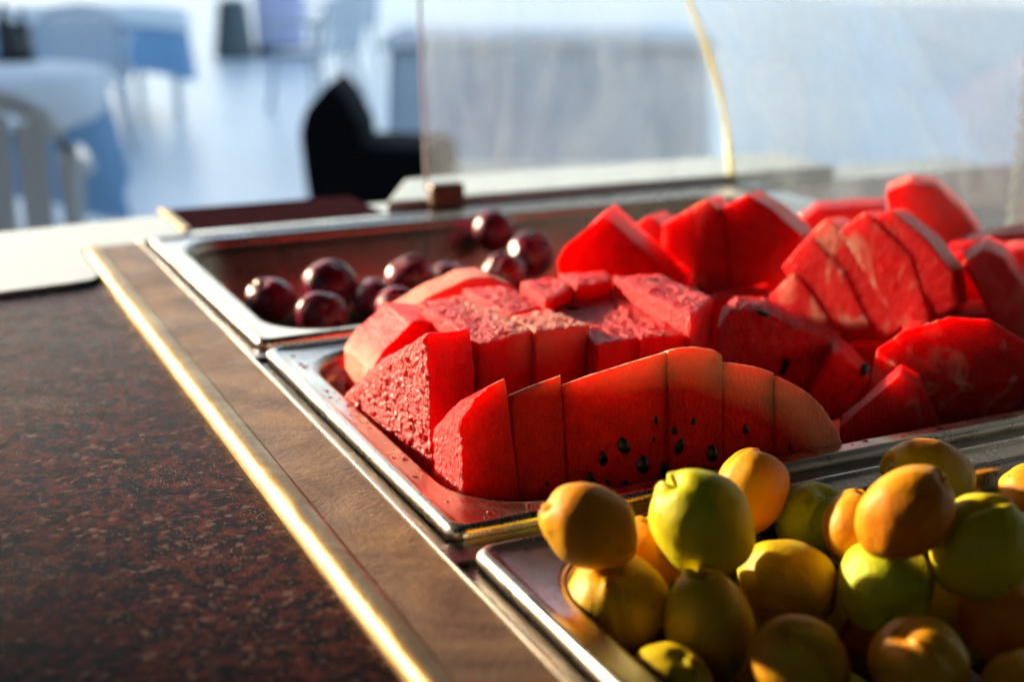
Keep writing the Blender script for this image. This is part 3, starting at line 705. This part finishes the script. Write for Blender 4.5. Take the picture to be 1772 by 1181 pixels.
for k, (x_, y_) in enumerate(((.252, .300), (.290, .290), (.330, .285), (.368, .300), (.405, .320), (.440, .345), (.300, .395), (.330, .370), (.385, .410), (.430, .385), (.475, .400), (.400, .445), (.450, .440), (.262, .400), (.330, .445))):
    P = Vector((x_, y_, -.052 + .004 * math.sin(k * 2.3)))
    place_fruit('apricot', AP_ME[k % 4], APRICOT, P, .0185, (random.uniform(-1, 1), random.uniform(-1, 1), 1), k, (1, 1, 1.05), ((k * .37) % 1, (k * .61) % 1), 'apricot in the shadowed lower layer of the heap', 'apricot', 'apricots in the shadowed lower layer')
PLU = [
    ((.2616, .9859, -.0142), .0205, (-.3, .6, .5), (1.08, 1.0, .95), 'dark plum farthest left in the back pan'),
    ((.3140, .9943, -.0099), .0232, (.35, .85, .4), (1.08, 1.0, .98), 'large two-lobed plum behind the front one'),
    ((.2845, .9239, -.0141), .0200, (.2, .3, .8), (1.10, 1.0, .95), 'red plum nearest the front rim, in front of the two-lobed one'),
    ((.3392, .9571, -.0160), .0195, (.1, .9, .3), (1.0, 1.0, 1.0), 'plum half hidden right of the two-lobed one'),
    ((.3761, .9754, -.0058), .0210, (.8, .5, .2), (1.0, .98, 1.12), 'dark plum with a bright rim of light, middle of the group'),
    ((.4128, .9823, -.0161), .0208, (.1, .8, .3), (1.0, 1.0, 1.0), 'plum just behind the salmon watermelon dome'),
    ((.3440, .9200, -.0140), .0190, (.1, .6, .5), (1.06, 1.0, .95), 'very dark plum at the front rim beside the salmon watermelon dome'),
    ((.5107, 1.0251, -.0094), .0230, (.1, .8, .4), (1.0, 1.0, 1.02), 'round red plum in front of the pointed watermelon wedge'),
    ((.5265, 1.1369, -.0098), .0228, (.2, .9, .2), (1.0, 1.0, 1.0), 'blurred plum touching the back wall of the pan'),
    ((.4665, .9872, -.0140), .0212, (.2, .9, .2), (1.0, 1.0, 1.0), 'shadowed plum between the dome and the round red plum'),
]
for i, (P, r, pl_, st, lab) in enumerate(PLU):
    P = Vector(P); pole = right * pl_[0] - down * pl_[1] + cdir(P) * pl_[2]
    place_fruit('plum', PL_ME[i % 3], PLUM, P, r, pole, i * 1.3, st, (0, 0), lab, 'plum', 'plums in the back pan')

# ------------------------------------------------------------------ acrylic guard
gy = 1.238
guard = empty('sneeze_guard', (.67, gy, 0)); tag(guard, 'clear curved acrylic food guard with a yellowed glued seam', 'food guard')
def gpart(name, me, m_): 
    o = link(name, me, m_); o.parent = guard; o.matrix_parent_inverse = Matrix.Translation(-Vector((.67, gy, 0))); return o
seam = [(1262, 326), (1261, 290), (1257, 240), (1249, 190), (1239, 145), (1226, 100), (1208, 50), (1188, 0), (1164, -50), (1130, -105), (1085, -160)]
sp = [at(x, y, gy) for x, y in seam]
zb = .0285
lft = [at(741, 330, gy), at(735, 240, gy), at(729, 150, gy), at(726, 60, gy), at(724, -40, gy), at(722, -165, gy)]
V = []; F = []
LL = [lft[0] + (lft[-1] - lft[0]) * ((p.z - sp[0].z) / (sp[-1].z - sp[0].z)) for p in sp]
th = .004
for p, q in zip(LL, sp):
    V += [p, q, p + Vector((0, th, 0)), q + Vector((0, th, 0))]
n = len(sp)
for i in range(n - 1):
    a = i * 4; b = a + 4
    F += [(a, a + 1, b + 1, b), (a + 2, b + 2, b + 3, a + 3), (a, b, b + 2, a + 2), (a + 1, a + 3, b + 3, b + 1)]
F += [(0, 2, 3, 1), ((n - 1) * 4, (n - 1) * 4 + 1, (n - 1) * 4 + 3, (n - 1) * 4 + 2)]
gpart('end_panel', mesh('end_panel', V, F), ACRYLIC)
V = []; F = []; yn = .30
for p in sp:
    V += [Vector((p.x + .001, gy - .001, p.z)), Vector((p.x + .001, yn, p.z)), Vector((p.x + .005, gy - .001, p.z)), Vector((p.x + .005, yn, p.z))]
for i in range(n - 1):
    a = i * 4; b = a + 4
    F += [(a, a + 1, b + 1, b), (a + 2, b + 2, b + 3, a + 3), (a, b, b + 2, a + 2), (a + 1, a + 3, b + 3, b + 1)]
F += [(0, 2, 3, 1), ((n - 1) * 4, (n - 1) * 4 + 1, (n - 1) * 4 + 3, (n - 1) * 4 + 2)]
gpart('front_panel', mesh('front_panel', V, F, True), make_acrylic('clear_acrylic_front', .15, (.70, .80, .93)))
gpart('glue_seam', mesh('glue_seam', *tube([p + Vector((.0005, -.003, 0)) for p in sp], [.0030 + .0007 * math.sin(i * 1.7) for i in range(n)], 8), smooth=True), GLUE)
gpart('polished_edge_highlight', mesh('polished_edge_highlight', *tube([p + Vector((-.0012, .002, 0)) for p in LL], .0016, 6), smooth=True), EDGE_HIGHLIGHT)  # pale tube along the polished left edge, coloured as its highlight
# ridged clear post that carries the curved panel
pb = onz(1757, 425, 0); V, F = [], []
pts = [pb + Vector((0, 0, z)) for z in [i * .004 for i in range(100)]]
ppost = gpart('support_post', mesh('support_post', *tube(pts, [.0088 + .0022 * (i % 4 < 2) for i in range(100)], 14), smooth=False), make_acrylic('clear_post', .42, (.70, .72, .62)))
# base block, clip
o = link('guard_base', from_bm(prism_bm([(.452, 1.2345), (1.02, 1.2345), (1.02, 1.36), (.520, 1.36)], 0, .020, .003), 'guard_base'), WHITE_BOARD, loc=(0, 0, -.0118)); tag(o, 'white base block under the acrylic guard behind the back pan', 'base block')
o = link('clip', from_bm(box_bm(.4945, .5315, 1.2165, 1.2338, 0, .026, .004), 'clip'), BROWN, loc=(0, 0, -.001)); tag(o, 'small brown clip at the foot of the acrylic guard', 'clip')

# ------------------------------------------------------------------ terrace behind
def cloth_mesh(hx, hy, drop, corner, seed_):
    rnd = random.Random(seed_); per = []
    nseg = 18
    cs = [(hx, -hy), (hx, hy), (-hx, hy), (-hx, -hy)]
    for k in range(4):
        a = cs[k]; b = cs[(k + 1) % 4]
        for i in range(nseg):
            t_ = i / nseg; per.append((a[0] + (b[0] - a[0]) * t_, a[1] + (b[1] - a[1]) * t_, min(t_, 1 - t_)))
    V = []; F = []; m_ = len(per)
    for lev in range(5):
        s_ = lev / 4
        for i, (x, y, c) in enumerate(per):
            cf = max(0, 1 - c / .22)
            h = drop + corner * cf ** 1.5
            fold = .018 * math.sin(i * 1.3 + seed_) * s_
            nx, ny = (x / hx, y / hy); L = math.hypot(nx, ny)
            o_ = .012 + fold + .05 * s_ * cf
            V.append((x + nx / L * o_, y + ny / L * o_, .004 - (.0 if lev == 0 else h * s_)))
    for lev in range(4):
        for i in range(m_):
            a = lev * m_ + i; b = lev * m_ + (i + 1) % m_
            F.append((a, a + m_, b + m_, b))
    F.append(tuple(range(m_)))
    return mesh('cloth', V, F, True)
def round_cloth(R, drop, corner, seed_):
    V = []; F = []; m_ = 72
    for lev in range(6):
        s_ = lev / 5
        for i in range(m_):
            a = 2 * math.pi * i / m_
            cf = max(0, math.cos(2 * a + seed_)) ** 2
            rr = R + .012 + s_ * (.03 * math.sin(9 * a + seed_) + .03 + .05 * cf)
            V.append((rr * math.cos(a), rr * math.sin(a), .004 - (drop + corner * cf) * s_))
    for lev in range(5):
        for i in range(m_):
            a = lev * m_ + i; b = lev * m_ + (i + 1) % m_
            F.append((a, a + m_, b + m_, b))
    F.append(tuple(range(m_)))
    return mesh('cloth', V, F, True)
def table(loc, rz, hx, hy, lab, clab, cm, drop, corner, seed_, clab2=None, cm2=None, drop2=.06, corner2=.1):
    e = empty('dining_table', (loc[0], loc[1], FZ), rz); tag(e, lab, 'table', 'tables on the terrace')
    link('table_top', from_bm(box_bm(-hx, hx, -hy, hy, .715, .745, .004), 'table_top'), WHITE_PLASTIC, e)
    lm = from_bm(box_bm(-.025, .025, -.025, .025, 0, .714, .006), 'leg')
    for sx in (-1, 1):
        for sy in (-1, 1): link('leg', lm, WHITE_PLASTIC, e, (sx * (hx - .06), sy * (hy - .06), 0))
    c = link('tablecloth', cloth_mesh(hx, hy, drop, corner, seed_), cm, None, (loc[0], loc[1], FZ + .747)); c.rotation_euler = (0, 0, rz); tag(c, clab, 'tablecloth', 'cloths on the terrace tables')
    if cm2:
        c = link('tablecloth', cloth_mesh(hx + .012, hy + .012, drop2, corner2, seed_ + 3), cm2, None, (loc[0], loc[1], FZ + .754)); c.rotation_euler = (0, 0, rz); tag(c, clab2, 'tablecloth', 'cloths on the terrace tables')
def build_chair():
    e = empty('plastic_chair')
    def bar(pts, r): return tube(pts, r, 6)
    bm = box_bm(-.24, .24, -.23, .23, .42, .45, .012); link('seat', from_bm(bm, 'seat', True), WHITE_PLASTIC, e)
    for sx in (-1, 1):
        link('leg', mesh('leg', *bar([(sx * .22, -.2, .42), (sx * .27, -.25, 0)], .022), smooth=True), WHITE_PLASTIC, e)
        link('leg', mesh('leg', *bar([(sx * .22, .2, .42), (sx * .25, .27, 0)], .022), smooth=True), WHITE_PLASTIC, e)
        link('armrest', mesh('armrest', *bar([(sx * .26, -.22, .0 + .42), (sx * .28, -.22, .64), (sx * .28, .18, .66), (sx * .24, .25, .66)], .022), smooth=True), WHITE_PLASTIC, e)
    def arc(z, y, rr, x): return [(x * math.sin(t_), y + .05 * math.cos(t_) - .05, z + rr * math.cos(t_)) for t_ in [-1.5 + 3.0 * i / 10 for i in range(11)]]
    link('back_frame', mesh('back_frame', *bar([(-.24, .22, .43), (-.235, .26, .66)] + arc(.70, .31, .15, .235) + [(.235, .26, .66), (.24, .22, .43)], .026), smooth=True), WHITE_PLASTIC, e)
    for k in range(5):
        x = (-2 + k) * .08
        link('slat', from_bm(box_bm(x - .033, x + .033, -.006, .006, 0, .38 - abs(x) * .25, .004), 'slat'), WHITE_PLASTIC, e, (0, .25, .445)).rotation_euler = (RAD(-9), 0, 0)
    return e
proto = build_chair(); first = [True]
def chair(x, y, rz, lab):
    if first[0]: e = proto; first[0] = False
    else:
        e = proto.copy(); col.objects.link(e)
        for ch in list(proto.children):
            c = ch.copy(); col.objects.link(c); c.parent = e
    e.location = (x, y, FZ); e.rotation_euler = (0, 0, rz); tag(e, lab, 'chair', 'white plastic chairs on the terrace'); return e
rt = empty('dining_table', (.20, 4.9, FZ)); tag(rt, 'round terrace table at the far left behind the nearest white chair', 'table', 'tables on the terrace')
def lathe(name, prof, m_, parent=None, n=20):
    V = []; F = []
    for r_, z in prof: V += [(r_ * math.cos(2 * math.pi * k / n), r_ * math.sin(2 * math.pi * k / n), z) for k in range(n)]
    for i in range(len(prof) - 1):
        for k in range(n):
            a = i * n + k; b = i * n + (k + 1) % n; F.append((a, b, b + n, a + n))
    F.append(tuple(range(n))[::-1]); F.append(tuple((len(prof) - 1) * n + k for k in range(n)))
    return link(name, mesh(name, V, F, True), m_, parent)
lathe('table_top', [(.50, .715), (.515, .72), (.515, .74), (.50, .745)], WHITE_PLASTIC, rt, 48); lathe('leg', [(.24, 0), (.22, .03), (.04, .06), (.035, .714)], WHITE_PLASTIC, rt)
c = link('tablecloth', round_cloth(.52, .34, .14, 1.1), CLOTH_BLUE, None, (.20, 4.9, FZ + .747)); tag(c, 'blue cloth draped over the round table at the far left', 'tablecloth', 'cloths on the terrace tables')
c = link('tablecloth', round_cloth(.535, .05, .10, 2.2), CLOTH_WHITE, None, (.20, 4.9, FZ + .754)); tag(c, 'short white cloth on top of the round table at the far left', 'tablecloth', 'cloths on the terrace tables')
table((1.05, 10.2), RAD(4), .95, .6, 'terrace table at the top left, farther off', 'blue cloth hanging from the farther table at the top left', CLOTH_BLUE, .40, .1, 2, 'white cloth on top of the farther table at the top left', CLOTH_WHITE, .10, .05)
table((3.25, 6.35), RAD(-26), .78, .5, 'long terrace table seen through the acrylic guard', 'grey blue cloth hanging to the floor behind the acrylic guard', CLOTH_GREY, .62, .06, 3, 'white cloth on the table seen through the acrylic guard', CLOTH_WHITE, .045, .02)
chair(.17, 3.45, RAD(175), 'white plastic chair nearest the camera at the left edge')
chair(1.12, 8.3, RAD(176), 'white plastic chair standing in front of the farther table at top left')
chair(3.05, 9.8, RAD(215), 'white plastic chair behind the black chair')
chair(4.4, 13.2, RAD(200), 'white plastic chair far off at the top beside the grey bin')
# black tub chair
bc = empty('black_chair', (1.62, 4.62, FZ), RAD(-25)); tag(bc, 'black padded chair standing on the pale terrace floor', 'chair')
def prof_part(name, prof, y0, y1, m_, parent, bev=.02):
    bm = bmesh.new(); vsb = [bm.verts.new((x, y0, z)) for x, z in prof]; f = bm.faces.new(vsb)
    r_ = bmesh.ops.extrude_face_region(bm, geom=[f])
    for v in r_['geom']:
        if isinstance(v, bmesh.types.BMVert): v.co.y = y1
    bmesh.ops.bevel(bm, geom=list(bm.edges), offset=bev, segments=3, affect='EDGES', profile=.5)
    return link(name, from_bm(bm, name, True), m_, parent)
prof_part('backrest', [(-.18, .20), (-.20, .36), (-.215, .54), (-.19, .62), (-.10, .72), (-.05, .66), (.01, .54), (.02, .20)], -.24, .24, BLACK, bc)
prof_part('seat', [(-.05, .20), (-.05, .47), (.0, .49), (.29, .48), (.33, .44), (.33, .20)], -.232, .232, BLACK, bc)
for sx in (-.12, .28):
    for sy in (-.18, .18): link('leg', mesh('leg', *tube([(sx, sy, .22), (sx, sy, 0)], .02, 8)), BLACK, bc)
# grey bin and pale bag far off
g = onz(407, 100, FZ)
b_ = empty('waste_bin', g); tag(b_, 'grey tapered bin on the floor at the top of the picture', 'bin')
lathe('body', [(.22, 0), (.225, .05), (.17, .56), (.165, .58)], plain('bin_grey', (.10, .125, .135), .6), b_); lathe('bin_lid', [(.175, .581), (.17, .62), (.08, .66)], plain('bin_lid_grey', (.16, .18, .19), .6), b_)
g = onz(487, 96, FZ)
b_ = empty('tote_bag', g, RAD(-20)); tag(b_, 'pale lilac bag with a dark blue bottom on the floor next to the grey bin', 'bag')
link('bag_body', from_bm(prism_bm([(-.27, -.16), (.27, -.16), (.29, .16), (-.29, .16)], .1, .72, .06), 'bag_body', True), plain('lilac', (.60, .60, .82), .7), b_)
link('bag_bottom', from_bm(prism_bm([(-.28, -.17), (.30, -.17), (.31, .17), (-.29, .17)], 0, .13, .03), 'bag_bottom', True), plain('navy', (.02, .03, .09), .7), b_)
# things on the left table
TT = FZ + .747 + .0115
bt = empty('cruet_stand', (.20, 4.72, TT)); tag(bt, 'dark cruet bottles standing on the far left table', 'cruet')
bt.location = onz(28, 105, TT)
for k, (dx, dy, h) in enumerate(((-.03, 0, .2), (.035, .02, .17), (0, -.04, .13))):
    o = lathe('bottle', [(.028, 0), (.03, .01), (.03, h * .6), (.012, h * .8), (.012, h)], plain('cruet_dark%d' % k, (.02, .03, .035), .15), bt, 12); o.location = (dx, dy, .012)
lathe('tray', [(.08, 0), (.085, .012)], BLACK, bt, 16)
